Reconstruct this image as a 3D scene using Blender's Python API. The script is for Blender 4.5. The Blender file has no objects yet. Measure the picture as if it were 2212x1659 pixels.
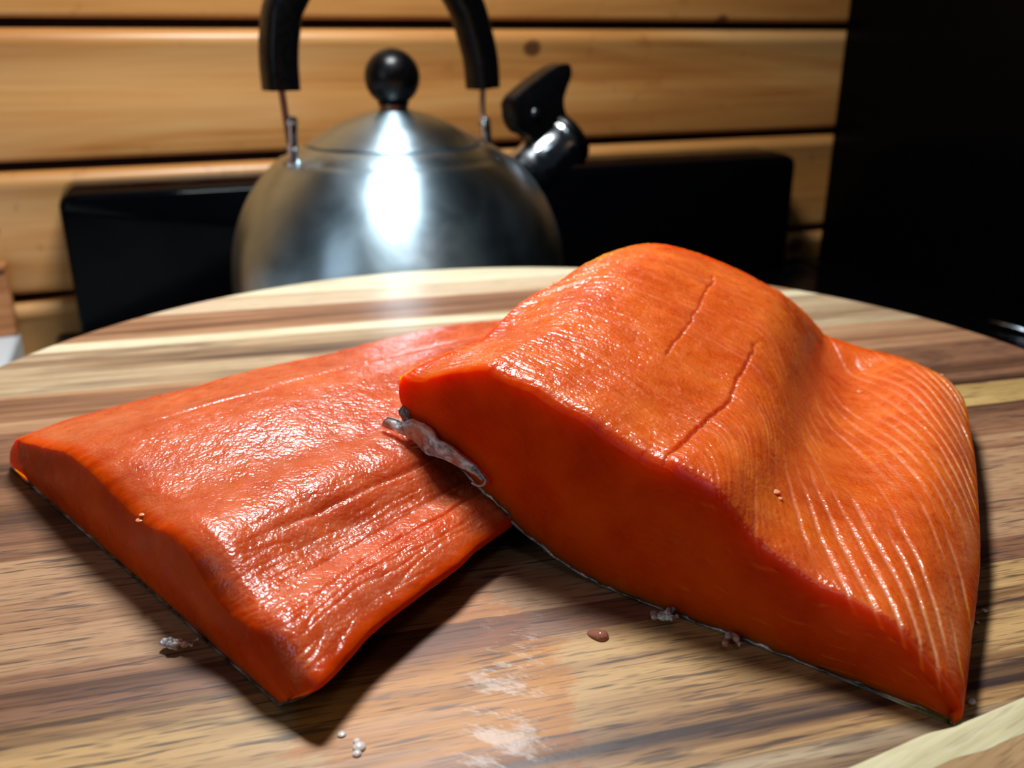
import bpy, math
import numpy as np
from mathutils import Vector, Matrix
from mathutils.bvhtree import BVHTree

# ------------------------------------------------------------------ camera
F_PX = 1950.0
PITCH = math.atan(750.0 / F_PX)            # looking down 21 degrees
CAM_H = 0.12                               # metres above the board top (board top is z = 0)
cam_d = bpy.data.cameras.new('camera')
cam_d.sensor_width = 36.0
cam_d.lens = 36.0 * F_PX / 2212.0
cam_d.clip_start = 0.01
cam_d.dof.use_dof = True
cam_d.dof.focus_distance = 0.205
cam_d.dof.aperture_fstop = 16.0
cam = bpy.data.objects.new('camera', cam_d)
bpy.context.scene.collection.objects.link(cam)
cam.location = (0, 0, CAM_H)
cam.rotation_euler = (math.pi / 2 - PITCH, 0, 0)
sc = bpy.context.scene
sc.camera = cam

# ------------------------------------------------------------------ world, lights, exposure
wd = bpy.data.worlds.new('world'); sc.world = wd; wd.use_nodes = True
wd.node_tree.nodes['Background'].inputs[0].default_value = (0.55, 0.75, 1.0, 1)
wd.node_tree.nodes['Background'].inputs[1].default_value = 0.012
sc.view_settings.view_transform = 'Standard'
sc.view_settings.look = 'None'
sc.view_settings.gamma = 1.0
sc.view_settings.use_curve_mapping = False
sc.view_settings.exposure = 0.28

def area(name, loc, target, size, power, color, spread=180):
    l = bpy.data.lights.new(name, 'AREA'); l.shape = 'RECTANGLE'
    l.size, l.size_y = size; l.energy = power; l.color = color; l.spread = math.radians(spread)
    o = bpy.data.objects.new(name, l); sc.collection.objects.link(o)
    o.location = loc
    o.rotation_euler = (Vector(target) - Vector(loc)).to_track_quat('-Z', 'Y').to_euler()
    return o
area('hood_light', (-0.075, 0.455, 0.54), (-0.03, 0.34, 0.0), (0.16, 0.08), 5.6, (0.93, 0.97, 1.0))
area('kettle_highlight_fill', (0.22, -0.30, 1.15), (-0.05, 0.5, 0.0), (0.16, 0.30), 0.5, (0.75, 0.90, 1.0))  # unseen source, added only for the front highlight on the kettle
area('window_light', (-0.95, -0.75, 0.45), (-0.08, 0.6, 0.0), (0.6, 0.8), 2.1, (0.84, 0.91, 1.0))

# ------------------------------------------------------------------ helpers
S_, C_ = math.sin(PITCH), math.cos(PITCH)
EYE = np.array([0, 0, CAM_H])
def ray(px, py):
    x = (px - 1106) / F_PX; v = (py - 829.5) / F_PX
    return np.array([x, C_ - v * S_, -(S_ + v * C_)])
def at(px, py, z=0.0):                       # the point at height z seen at photo pixel
    r = ray(px, py); return EYE + r * ((z - CAM_H) / r[2])
def atF(px, py, F):                          # the point at depth F seen at photo pixel
    r = ray(px, py); return EYE + r * (F / r[1])
def onplane(px, py, P, n):
    r = ray(px, py); return EYE + r * (np.dot(P - EYE, n) / np.dot(r, n))
def project(P):
    P = np.asarray(P) - EYE
    d = P[..., 1] * C_ - P[..., 2] * S_
    u = P[..., 1] * S_ + P[..., 2] * C_
    return np.stack([1106 + F_PX * P[..., 0] / d, 829.5 - F_PX * u / d], -1)

def rgb(h):                                  # sRGB hex -> linear
    c = [int(h[i:i + 2], 16) / 255 for i in (0, 2, 4)]
    return tuple([(x / 12.92 if x <= 0.04045 else ((x + 0.055) / 1.055) ** 2.4) for x in c] + [1.0])

_rs = np.random.RandomState(7)
_tab = _rs.rand(256, 256)
def vnoise(x, y):
    xi = np.floor(x).astype(int); yi = np.floor(y).astype(int)
    fx = x - xi; fy = y - yi
    fx = fx * fx * (3 - 2 * fx); fy = fy * fy * (3 - 2 * fy)
    a = _tab[xi & 255, yi & 255]; b = _tab[(xi + 1) & 255, yi & 255]
    c = _tab[xi & 255, (yi + 1) & 255]; d = _tab[(xi + 1) & 255, (yi + 1) & 255]
    return (a * (1 - fx) + b * fx) * (1 - fy) + (c * (1 - fx) + d * fx) * fy * 1.0
def fbm(x, y, o=4, s=0.0):
    r = np.zeros(np.broadcast(x, y).shape); amp = 0.5
    for k in range(o):
        r = r + amp * (vnoise(x + 17.3 * k + s, y + 9.1 * k + s * 1.7) - 0.5); x = x * 2.03; y = y * 2.03; amp *= 0.5
    return r                                  # about -0.45 .. 0.45
def sstep(a, b, x):
    t = np.clip((x - a) / (b - a), 0, 1); return t * t * (3 - 2 * t)

def spline(pts, n):                           # catmull-rom through pts, resampled evenly in chord length
    p = np.array(pts, float)
    p = np.vstack([2 * p[0] - p[1], p, 2 * p[-1] - p[-2]])
    out = []
    for i in range(1, len(p) - 2):
        t = np.linspace(0, 1, 24, endpoint=False)[:, None]
        a, b, c, d = p[i - 1], p[i], p[i + 1], p[i + 2]
        out.append(0.5 * ((2 * b) + (c - a) * t + (2 * a - 5 * b + 4 * c - d) * t ** 2 + (3 * b - a - 3 * c + d) * t ** 3))
    out = np.vstack(out + [p[-2][None]])
    L = np.r_[0, np.cumsum(np.linalg.norm(np.diff(out, axis=0), axis=1))]
    q = np.linspace(0, L[-1], n)
    return np.stack([np.interp(q, L, out[:, k]) for k in range(out.shape[1])], 1)

def root(name, label, cat, loc=(0, 0, 0), rz=0.0, group=None, kind=None):
    o = bpy.data.objects.new(name, None); sc.collection.objects.link(o)
    o.empty_display_size = 0.02
    o.location = loc; o.rotation_euler = (0, 0, rz)
    tag(o, label, cat, group, kind); return o
def tag(o, label=None, cat=None, group=None, kind=None):
    if label: o['label'] = label
    if cat: o['category'] = cat
    if group: o['group'] = group
    if kind: o['kind'] = kind
    return o
def base_matrix(p):
    while p is not None and p.parent is not None: p = p.parent
    return Matrix.Identity(4) if p is None else Matrix.Translation(p.location) @ p.rotation_euler.to_matrix().to_4x4()
def mesh(name, V, Fc, mat, parent=None, smooth=True, attrs=None, sharp=None):
    """V in world metres; stored relative to the thing's base"""
    V = np.asarray(V, float)
    if parent is not None:
        M = np.array(base_matrix(parent).inverted()); V = V @ M[:3, :3].T + M[:3, 3]
    me = bpy.data.meshes.new(name)
    if isinstance(Fc, np.ndarray):
        k = Fc.shape[1]; nf = len(Fc)
        me.vertices.add(len(V)); me.vertices.foreach_set('co', V.ravel())
        me.loops.add(nf * k); me.loops.foreach_set('vertex_index', Fc.ravel().astype(np.int32))
        me.polygons.add(nf); me.polygons.foreach_set('loop_start', np.arange(0, nf * k, k, dtype=np.int32))
        me.update(calc_edges=True)
    else:
        me.from_pydata([tuple(v) for v in V], [], [tuple(int(i) for i in f) for f in Fc]); me.update()
    if smooth: me.polygons.foreach_set('use_smooth', [True] * len(me.polygons))
    if sharp is not None and smooth: me.set_sharp_from_angle(angle=math.radians(sharp))
    if attrs:
        for k_, a in attrs.items():
            at_ = me.attributes.new(k_, 'FLOAT', 'POINT'); at_.data.foreach_set('value', np.asarray(a, np.float32).ravel())
    me.validate()
    if mat: me.materials.append(mat)
    o = bpy.data.objects.new(name, me); sc.collection.objects.link(o)
    if parent is not None: o.parent = parent
    return o
def grid_faces(nu, nv, off=0, flip=False):    # vertex index = off + i*nv + j
    i, j = np.meshgrid(np.arange(nu - 1), np.arange(nv - 1), indexing='ij')
    a = off + i * nv + j
    f = np.stack([a, a + nv, a + nv + 1, a + 1], -1).reshape(-1, 4)
    return f[:, ::-1] if flip else f
def box_vf(x0, x1, y0, y1, z0, z1):
    V = [(x, y, z) for x in (x0, x1) for y in (y0, y1) for z in (z0, z1)]
    return V, [(0, 1, 3, 2), (4, 6, 7, 5), (0, 4, 5, 1), (2, 3, 7, 6), (0, 2, 6, 4), (1, 5, 7, 3)]
def add_bevel(o, w, seg=3):
    m = o.modifiers.new('bevel', 'BEVEL'); m.width = w; m.segments = seg; m.limit_method = 'ANGLE'; m.angle_limit = math.radians(40)
    return o
def tube(path, rad, n=16, caps=True):         # path (m,3), rad scalar or (m,)
    path = np.asarray(path, float); m = len(path); rad = np.broadcast_to(rad, (m,))
    T = np.gradient(path, axis=0); T /= np.linalg.norm(T, axis=1)[:, None]
    ref = np.array([0.3, 0.2, 1.0]); V = []
    N = np.cross(T[0], ref); N /= np.linalg.norm(N)
    for k in range(m):
        N = N - T[k] * np.dot(N, T[k]); N /= np.linalg.norm(N); B = np.cross(T[k], N)
        a = np.linspace(0, 2 * np.pi, n, endpoint=False)[:, None]
        V.append(path[k] + rad[k] * (np.cos(a) * N + np.sin(a) * B))
    V = np.vstack(V); Fc = []
    for k in range(m - 1):
        for q in range(n):
            Fc.append((k * n + q, k * n + (q + 1) % n, (k + 1) * n + (q + 1) % n, (k + 1) * n + q))
    if caps: Fc.append(tuple(range(n))[::-1]); Fc.append(tuple((m - 1) * n + q for q in range(n)))
    return V, Fc
def lathe(prof, cen, n=96, axis=None):        # prof [(r, h)], around world z through cen (or along axis)
    P = np.array(prof, float); a = np.linspace(0, 2 * np.pi, n, endpoint=False)
    if axis is None: X, Y, Z = np.eye(3)
    else:
        Z = np.array(axis, float); Z /= np.linalg.norm(Z)
        X = np.cross(Z, [0, 0, 1.0]); X /= np.linalg.norm(X); Y = np.cross(Z, X)
    V = []; Fc = []
    for r, h in P:
        V.append(np.array(cen) + Z * h + r * (np.cos(a)[:, None] * X + np.sin(a)[:, None] * Y))
    V = np.vstack(V); m = len(P)
    for k in range(m - 1):
        for q in range(n):
            Fc.append((k * n + q, k * n + (q + 1) % n, (k + 1) * n + (q + 1) % n, (k + 1) * n + q))
    if P[0][0] > 0: Fc.append(tuple(range(n))[::-1])
    if P[-1][0] > 0: Fc.append(tuple((m - 1) * n + q for q in range(n)))
    return V, Fc

# ------------------------------------------------------------------ materials
class NT:
    def __init__(s, name):
        s.m = bpy.data.materials.new(name); s.m.use_nodes = True; s.t = s.m.node_tree
        s.b = s.t.nodes['Principled BSDF']
    def n(s, typ, **kw):
        nd = s.t.nodes.new(typ)
        for k, v in kw.items():
            if k == 'inp':
                for a, b in v.items():
                    if isinstance(b, bpy.types.NodeSocket): s.t.links.new(b, nd.inputs[a])
                    else: nd.inputs[a].default_value = b
            else: setattr(nd, k, v)
        return nd
    def l(s, a, b): s.t.links.new(a, b)
    def set(s, **kw):
        for k, v in kw.items():
            k = k.replace('_', ' ')
            if isinstance(v, bpy.types.NodeSocket): s.l(v, s.b.inputs[k])
            else: s.b.inputs[k].default_value = v
    def math(s, op, a, b=0.0, c=0.0, clamp=False):
        nd = s.n('ShaderNodeMath', operation=op, use_clamp=clamp)
        for i, x in enumerate((a, b, c)):
            if isinstance(x, bpy.types.NodeSocket): s.l(x, nd.inputs[i])
            else: nd.inputs[i].default_value = x
        return nd.outputs[0]
    def mix(s, f, a, b, mode='MIX'):
        nd = s.n('ShaderNodeMix', data_type='RGBA', blend_type=mode)
        for i, x in ((0, f), (6, a), (7, b)):
            if isinstance(x, bpy.types.NodeSocket): s.l(x, nd.inputs[i])
            else: nd.inputs[i].default_value = x
        return nd.outputs[2]
    def coords(s, scale=(1, 1, 1), rot=(0, 0, 0), loc=(0, 0, 0)):
        tc = s.n('ShaderNodeTexCoord')
        r0 = s.n('ShaderNodeMapping'); s.l(tc.outputs['Object'], r0.inputs[0]); r0.inputs['Rotation'].default_value = rot
        mp = s.n('ShaderNodeMapping'); s.l(r0.outputs[0], mp.inputs[0])
        mp.inputs['Scale'].default_value = scale; mp.inputs['Location'].default_value = loc
        return mp.outputs[0]
    def noise(s, vec, scale, detail=3, rough=0.5, dist=0.0):
        nd = s.n('ShaderNodeTexNoise', inp={'Scale': scale, 'Detail': detail, 'Roughness': rough, 'Distortion': dist})
        s.l(vec, nd.inputs['Vector']); return nd.outputs[0]
    def ramp(s, f, stops, interp='LINEAR'):
        nd = s.n('ShaderNodeValToRGB'); nd.color_ramp.interpolation = interp
        e = nd.color_ramp.elements
        while len(e) < len(stops): e.new(0.5)
        for k, (p, c) in enumerate(stops):
            e[k].position = p; e[k].color = c if isinstance(c, tuple) else (c, c, c, 1)
        s.l(f, nd.inputs[0]); return nd.outputs[0]
    def bump(s, h, strength, dist, normal=None):
        nd = s.n('ShaderNodeBump', inp={'Height': h, 'Strength': strength, 'Distance': dist})
        if normal is not None: s.l(normal, nd.inputs['Normal'])
        return nd.outputs[0]
    def attr(s, name): return s.n('ShaderNodeAttribute', attribute_name=name).outputs['Fac']

def plain(name, col, rough=0.5, metal=0.0, spec=0.5, bump=0.0, bscale=200, **kw):
    t = NT(name); t.set(Base_Color=col, Roughness=rough, Metallic=metal, Specular_IOR_Level=spec, **kw)
    v = t.coords()
    nz = t.noise(v, bscale, 3)
    r = t.n('ShaderNodeMapRange', inp={'Value': nz, 'From Min': 0.3, 'From Max': 0.7, 'To Min': max(rough - 0.06, 0), 'To Max': rough + 0.08})
    t.set(Roughness=r.outputs[0])
    if bump: t.set(Normal=t.bump(nz, bump, 0.001))
    return t.m

def grain_mat(name, light, mid, dark, seed, rot=0.0, amount=1.0, pores=0.5, rough=0.42, streak=1.0, wet=False, coat=0.0):
    """laminated acacia: long soft bands, fine fibres and short dark pores along local x"""
    t = NT(name)
    big = t.noise(t.coords((2.2, 42, 42), (0, 0, rot), (seed, seed * 2.3, 0)), 1.0, 3, 0.55, 0.6)
    fine = t.noise(t.coords((7, 420, 420), (0, 0, rot), (seed, 0, 0)), 1.0, 4, 0.6)
    blot = t.noise(t.coords((10, 40, 40), (0, 0, rot), (seed * 1.7, 3, 0)), 1.0, 3, 0.6, 1.0)
    base = t.ramp(t.math('ADD', t.math('MULTIPLY', big, 0.72), t.math('MULTIPLY', fine, 0.28)),
                  [(0.37, dark), (0.46, mid), (0.54, light), (0.66, mid)])
    po = t.noise(t.coords((120, 1300, 1300), (0, 0, rot), (seed, 1, 0)), 1.0, 1, 0.5)
    pm = t.ramp(po, [(0.56, 0.0), (0.64, 1.0)])
    po2 = t.noise(t.coords((50, 620, 620), (0, 0, rot), (seed, 7, 0)), 1.0, 2, 0.6)
    pm2 = t.ramp(po2, [(0.57, 0.0), (0.66, 1.0)])
    c = t.mix(t.math('MULTIPLY', pm, pores * 0.55), base, dark)
    c = t.mix(t.math('MULTIPLY', pm2, pores * 0.95), c, rgb('30262a'))
    c = t.mix(t.math('MULTIPLY', t.ramp(blot, [(0.55, 0.0), (0.72, 1.0)]), 0.55 * streak), c, dark)
    rg = t.n('ShaderNodeMapRange', inp={'Value': fine, 'From Min': 0.3, 'From Max': 0.7, 'To Min': rough - 0.05, 'To Max': rough + 0.12}).outputs[0]
    nrm = t.bump(t.math('ADD', t.math('MULTIPLY', fine, 0.5), t.math('MULTIPLY', pm2, -0.6)), 0.18, 0.0005)
    if wet:   # juice soaked into the wood between the fillets: deeper colour, glossy; milky smears at its edge
        g = t.n('ShaderNodeTexCoord').outputs['Object']
        def ell(cx, cy, rx, ry, r):
            mp = t.n('ShaderNodeMapping', vector_type='TEXTURE'); t.l(g, mp.inputs[0])
            mp.inputs['Location'].default_value = (cx, cy, 0); mp.inputs['Rotation'].default_value = (0, 0, r)
            mp.inputs['Scale'].default_value = (rx, ry, 1)
            sp = t.n('ShaderNodeVectorMath', operation='LENGTH')
            sx = t.n('ShaderNodeSeparateXYZ'); t.l(mp.outputs[0], sx.inputs[0])
            cb = t.n('ShaderNodeCombineXYZ'); t.l(sx.outputs[0], cb.inputs[0]); t.l(sx.outputs[1], cb.inputs[1])
            t.l(cb.outputs[0], sp.inputs[0]); return sp.outputs['Value']
        edge = t.noise(t.coords((60, 140, 60), (0, 0, rot)), 1.0, 4, 0.65)
        edge2 = t.noise(t.coords((300, 300, 300)), 1.0, 4, 0.7)
        w1 = t.math('ADD', ell(WET[0], WET[1], WET[2], WET[3], WET[4]), t.math('MULTIPLY', t.math('SUBTRACT', edge, 0.5), 0.9))
        wm = t.ramp(w1, [(0.86, 1.0), (0.98, 0.0)])
        wc = t.mix(1.0, c, (1.0, 0.66, 0.30, 1), 'MULTIPLY')
        c = t.mix(t.math('MULTIPLY', wm, 0.9), c, wc)
        w2 = t.math('ADD', ell(SMEAR[0], SMEAR[1], SMEAR[2], SMEAR[3], SMEAR[4]), t.math('MULTIPLY', t.math('SUBTRACT', edge2, 0.5), 1.8))
        sm = t.math('MULTIPLY', t.ramp(w2, [(0.40, 1.0), (0.95, 0.0)]), t.ramp(t.noise(t.coords((70, 150, 70), (0, 0, 0.3)), 1.0, 4, 0.7), [(0.50, 0.0), (0.60, 1.0)]))
        c = t.mix(t.math('MULTIPLY', sm, 0.35), c, rgb('d8cdc4'))
        rg = t.mix(t.math('MULTIPLY', sm, 0.5), rg, (0.38, 0.38, 0.38, 1))
        nrm = t.bump(t.math('MULTIPLY', t.math('ADD', fine, t.math('MULTIPLY', pm2, -1.0)), t.math('SUBTRACT', 1.0, wm)), 0.16, 0.0005)
        nrm = t.bump(t.math('MULTIPLY', sm, edge2), 0.35, 0.0005, nrm)
    t.set(Base_Color=c, Roughness=rg, Normal=nrm, Specular_IOR_Level=0.3, Coat_Weight=coat, Coat_Roughness=0.3)
    return t.m

# ------------------------------------------------------------------ the plank wall (rotated 21.6 degrees, recedes to the right)
YAW = math.radians(21.6)
WALL = 0.7996
dS = np.array([math.cos(YAW), math.sin(YAW), 0]); dN = np.array([math.sin(YAW), -math.cos(YAW), 0])
def W(s, t, z):                                # s along the wall, t out from the wall
    s, t, z = np.broadcast_arrays(s, t, z)
    return s[..., None] * dS + (t[..., None] - WALL) * dN + z[..., None] * np.array([0, 0, 1.0])
def wbox(s0, s1, t0, t1, z0, z1):
    V, Fc = box_vf(s0, s1, t0, t1, z0, z1); V = np.array(V)
    return W(V[:, 0], V[:, 1], V[:, 2]), Fc

def pine(name, seed):
    t = NT(name)
    r = (0, 0, -YAW)
    big = t.noise(t.coords((1.6, 8, 22), (0, 0, 0), (seed, 0, seed)), 1.0, 4, 0.55, 0.8)
    fine = t.noise(t.coords((5, 60, 260), (0, 0, 0), (seed, 0, 0)), 1.0, 3, 0.6)
    base = t.ramp(t.math('ADD', t.math('MULTIPLY', big, 0.75), t.math('MULTIPLY', fine, 0.25)),
                  [(0.30, rgb('a8642a')), (0.45, rgb('c98a48')), (0.58, rgb('d9a263')), (0.72, rgb('c68444'))])
    fl = t.noise(t.coords((60, 60, 60), (0, 0, 0), (seed, 0, 0)), 1.0, 2, 0.5)
    c = t.mix(t.math('MULTIPLY', t.ramp(fl, [(0.64, 0.0), (0.74, 1.0)]), 0.35), base, rgb('9a5a2a'))
    # knots: small dark ovals at fixed places on the boards
    g = t.n('ShaderNodeTexCoord').outputs['Object']
    for (s, z, rad) in ((0.3325, 0.1105, 0.0075), (0.645, -0.092, 0.009), (0.53, 0.134, 0.006), (-0.12, -0.02, 0.006)):
        mp = t.n('ShaderNodeMapping', vector_type='TEXTURE'); t.l(g, mp.inputs[0])
        mp.inputs['Location'].default_value = (s, WALL - 0.008, z); mp.inputs['Scale'].default_value = (rad * 1.2, 0.2, rad)
        ln = t.n('ShaderNodeVectorMath', operation='LENGTH'); t.l(mp.outputs[0], ln.inputs[0])
        c = t.mix(t.ramp(ln.outputs['Value'], [(0.55, 0.85), (1.05, 0.55), (2.6, 0.0)], 'EASE'), c, rgb('4a2418'))
    t.set(Base_Color=c, Roughness=0.45, Normal=t.bump(fine, 0.15, 0.001), Coat_Weight=0.25, Coat_Roughness=0.25)
    return t.m
dark_gap = plain('gap_shadow_wood', rgb('2a1408'), 0.8)
wall_back = mesh('wall_back', *wbox(-0.75, 1.3, -0.03, -0.012, -0.9, 1.3), dark_gap)
wall_back.rotation_euler = (0, 0, 0)
tag(wall_back, kind='structure')
# re-seat the wall mesh in a frame aligned with the boards, so its planks share it
Minv = Matrix.Rotation(-YAW, 4, 'Z')
wall_back.data.transform(Minv); wall_back.rotation_euler = (0, 0, YAW)
PITCH_Z = 0.1027
for k in range(-4, 9):
    z1 = 0.0225 + PITCH_Z * k; z0 = z1 - PITCH_Z + 0.0085      # board from z0 to z1 with an open groove above it
    # profile (t, z): bull-nosed upper lip catching the light, flat face, undercut lower edge
    prof = [(-0.012, z1), (0.000, z1 + 0.001), (0.0055, z1 - 0.0005), (0.0095, z1 - 0.004), (0.0105, z1 - 0.0095),
            (0.0085, z1 - 0.0125), (0.0082, (z0 + z1) / 2), (0.0085, z0 + 0.004), (0.0075, z0 + 0.0012), (0.005, z0), (-0.012, z0)]
    ss = np.linspace(-0.70, 1.25, 40); P = np.array(prof)
    V = W(ss[:, None], P[None, :, 0] + 0 * ss[:, None], P[None, :, 1] + 0.0006 * fbm(ss * 5, ss * 0 + k, 2)[:, None]).reshape(-1, 3)
    Fc = [tuple(f) for f in grid_faces(len(ss), len(P), flip=True)]
    Fc.append(tuple(range(len(P)))); Fc.append(tuple(len(V) - 1 - i for i in range(len(P))))
    o = mesh('plank', V, Fc, pine('pine_%d' % (k + 4), 3.1 + k * 1.7), wall_back, sharp=50)

# ------------------------------------------------------------------ worktop, low upstand, stove, tall black appliance
BASE = -0.10
lam = plain('pale_laminate', rgb('dfe6ea'), 0.35)
ct = root('worktop', 'pale worktop corner left of the stove beneath the plank wall', 'worktop', (0, 0, BASE), YAW)
o = mesh('slab', *wbox(-0.60, -0.112, 0.014, 0.60, BASE - 0.03, BASE), lam, ct, sharp=40); add_bevel(o, 0.003)
cb = root('base_cabinet', 'wooden base cabinet under the pale worktop', 'cabinet', (0, 0, BASE), YAW)
side_m = plain('greenish_side', rgb('6c7568'), 0.6)
add_bevel(mesh('body', *wbox(-0.60, -0.118, 0.014, 0.58, -0.9, BASE - 0.0305), side_m, cb, sharp=40), 0.002)
up_m = grain_mat('upstand_wood', rgb('c98a5a'), rgb('b87848'), rgb('8a5230'), 5.0, pores=0.1)
us = root('wooden_upstand', 'short reddish wooden upstand on the pale worktop against the planks', 'upstand', (0, 0, BASE), YAW)
add_bevel(mesh('board', *wbox(-0.60, -0.112, 0.0145, 0.027, BASE + 0.0003, -0.047), up_m, us, sharp=40), 0.002)
add_bevel(mesh('cap_strip', *wbox(-0.60, -0.1115, 0.0145, 0.0300, -0.0468, -0.0425), up_m, us, sharp=40), 0.0015)

blk = plain('black_enamel', (0.0012, 0.0013, 0.002, 1), 0.14, spec=0.05, bscale=40)
blk2 = plain('black_satin', (0.0008, 0.0008, 0.001, 1), 0.30, spec=0.06, bscale=60)
chrome = plain('steel_trim', (0.55, 0.62, 0.70, 1), 0.25, metal=1.0)
st = root('stove', 'black stove with low rounded backguard standing behind the round board', 'stove', (0, 0, BASE), YAW)
o = mesh('cooktop', *wbox(-0.085, 0.622, 0.028, 0.62, BASE - 0.03, BASE), blk, st, sharp=40); add_bevel(o, 0.004)
add_bevel(mesh('oven_body', *wbox(-0.083, 0.620, 0.028, 0.60, -0.9, BASE - 0.0305), blk2, st, sharp=40), 0.003)
add_bevel(mesh('side_trim', *wbox(0.6225, 0.628, 0.03, 0.62, BASE - 0.02, BASE + 0.001), blk2, st, sharp=40), 0.001)
add_bevel(mesh('side_ledge', *wbox(0.6285, 0.670, 0.03, 0.62, BASE - 0.03, BASE - 0.001), blk2, st, sharp=40), 0.001)
V, Fc = tube([at(2136, 694, BASE + 0.004), at(2180, 704, BASE + 0.004), at(2290, 735, BASE + 0.004)], 0.0011, 10)
mesh('corner_trim', V, Fc, chrome, st)
# backguard: rounded-corner slab, top sloping back
def backguard():
    s0, s1, z0, z1, r = -0.0645, 0.589, BASE, 0.0135, 0.011
    loop = [(s0, z0)]
    for a in np.linspace(math.pi, math.pi / 2, 9): loop.append((s0 + r + r * math.cos(a), z1 - r + r * math.sin(a)))
    for a in np.linspace(math.pi / 2, 0, 9): loop.append((s1 - r + r * math.cos(a), z1 - r + r * math.sin(a)))
    loop.append((s1, z0)); L = np.array(loop); cen = np.array([(s0 + s1) / 2, (z0 + z1) / 2])
    rings = []
    for t, inset, lift in ((0.0, 0, 0.002), (0.046, 0, 0.0), (0.053, 0.0010, 0), (0.0565, 0.0040, 0)):
        Q = L.copy()
        Q[:, 0] = cen[0] + (Q[:, 0] - cen[0]) * (1 - inset / 0.32); up = Q[:, 1] > z0 + 0.001
        Q[up, 1] = Q[up, 1] - inset + lift * (t < 0.01)
        rings.append(W(Q[:, 0], np.full(len(Q), t + 0.0005), Q[:, 1]))
    n = len(L); V = np.vstack(rings); Fc = []
    for k in range(len(rings) - 1):
        for q in range(n): Fc.append((k * n + q, k * n + (q + 1) % n, (k + 1) * n + (q + 1) % n, (k + 1) * n + q))
    Fc.append(tuple(range(n))[::-1]); Fc.append(tuple((len(rings) - 1) * n + q for q in range(n)))
    return V, Fc
V, Fc = backguard(); V = V + dN * 0.0115
o = mesh('backguard', V, Fc, blk, st, sharp=60)

fr = root('refrigerator', 'tall black appliance side rising at the right end of the plank wall', 'refrigerator', (0, 0, -0.9), YAW)
add_bevel(mesh('cabinet', *wbox(0.674, 1.24, 0.0115, 0.62, -0.88, 0.95), blk2, fr, sharp=40), 0.004)
for sx in (0.70, 1.19):
    for tx in (0.05, 0.57):
        V, Fc = lathe([(0.0, 0), (0.018, 0), (0.018, 0.0195), (0, 0.0195)], W(sx, tx, -0.9), 20)
        mesh('foot', V, Fc, blk2, fr, sharp=40)
fl_m = plain('floor_vinyl', rgb('4a3a2c'), 0.6)
flr = mesh('floor', *box_vf(-1.6, 1.8, -1.2, 1.9, -0.92, -0.9), fl_m, sharp=40); tag(flr, kind='structure')

# ------------------------------------------------------------------ the round board
BC = np.array([0.0088, 0.2793]); BR = 0.2181
gdir = np.array([0.967, 0.255]); gnor = np.array([-0.255, 0.967]); GR = math.atan2(gdir[1], gdir[0])
WET = (-0.009, 0.168, 0.034, 0.075, 0.1)
SMEAR = (0.000, 0.135, 0.0075, 0.040, -0.12)
def clocal(x, y): return x - BC[0], y - BC[1]
wx, wy = clocal(at(930, 1480)[0], at(930, 1480)[1]); WET = (wx, wy, 0.030, 0.042, 0.35)
sx_, sy_ = clocal(at(1080, 1560)[0], at(1080, 1560)[1]); SMEAR = (sx_, sy_, 0.011, 0.040, -0.10)
bd = root('cutting_board', 'large round cutting board of striped acacia staves under both fillets', 'cutting board', (BC[0], BC[1], BASE))
pal = {
    'pale': (rgb('d0c4a4'), rgb('bfae8c'), rgb('8e7858')),
    'straw': (rgb('b89a62'), rgb('a4834c'), rgb('7a5a30')),
    'tan': (rgb('c0aa8c'), rgb('a88a68'), rgb('7a5c44')),
    'rose': (rgb('a8825f'), rgb('8b6144'), rgb('543624')),
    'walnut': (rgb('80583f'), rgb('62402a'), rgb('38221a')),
    'grey': (rgb('ad9676'), rgb('8c7052'), rgb('4c3a30')),
    'honey': (rgb('b8925e'), rgb('8c6640'), rgb('3c2a22')),
}
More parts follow.
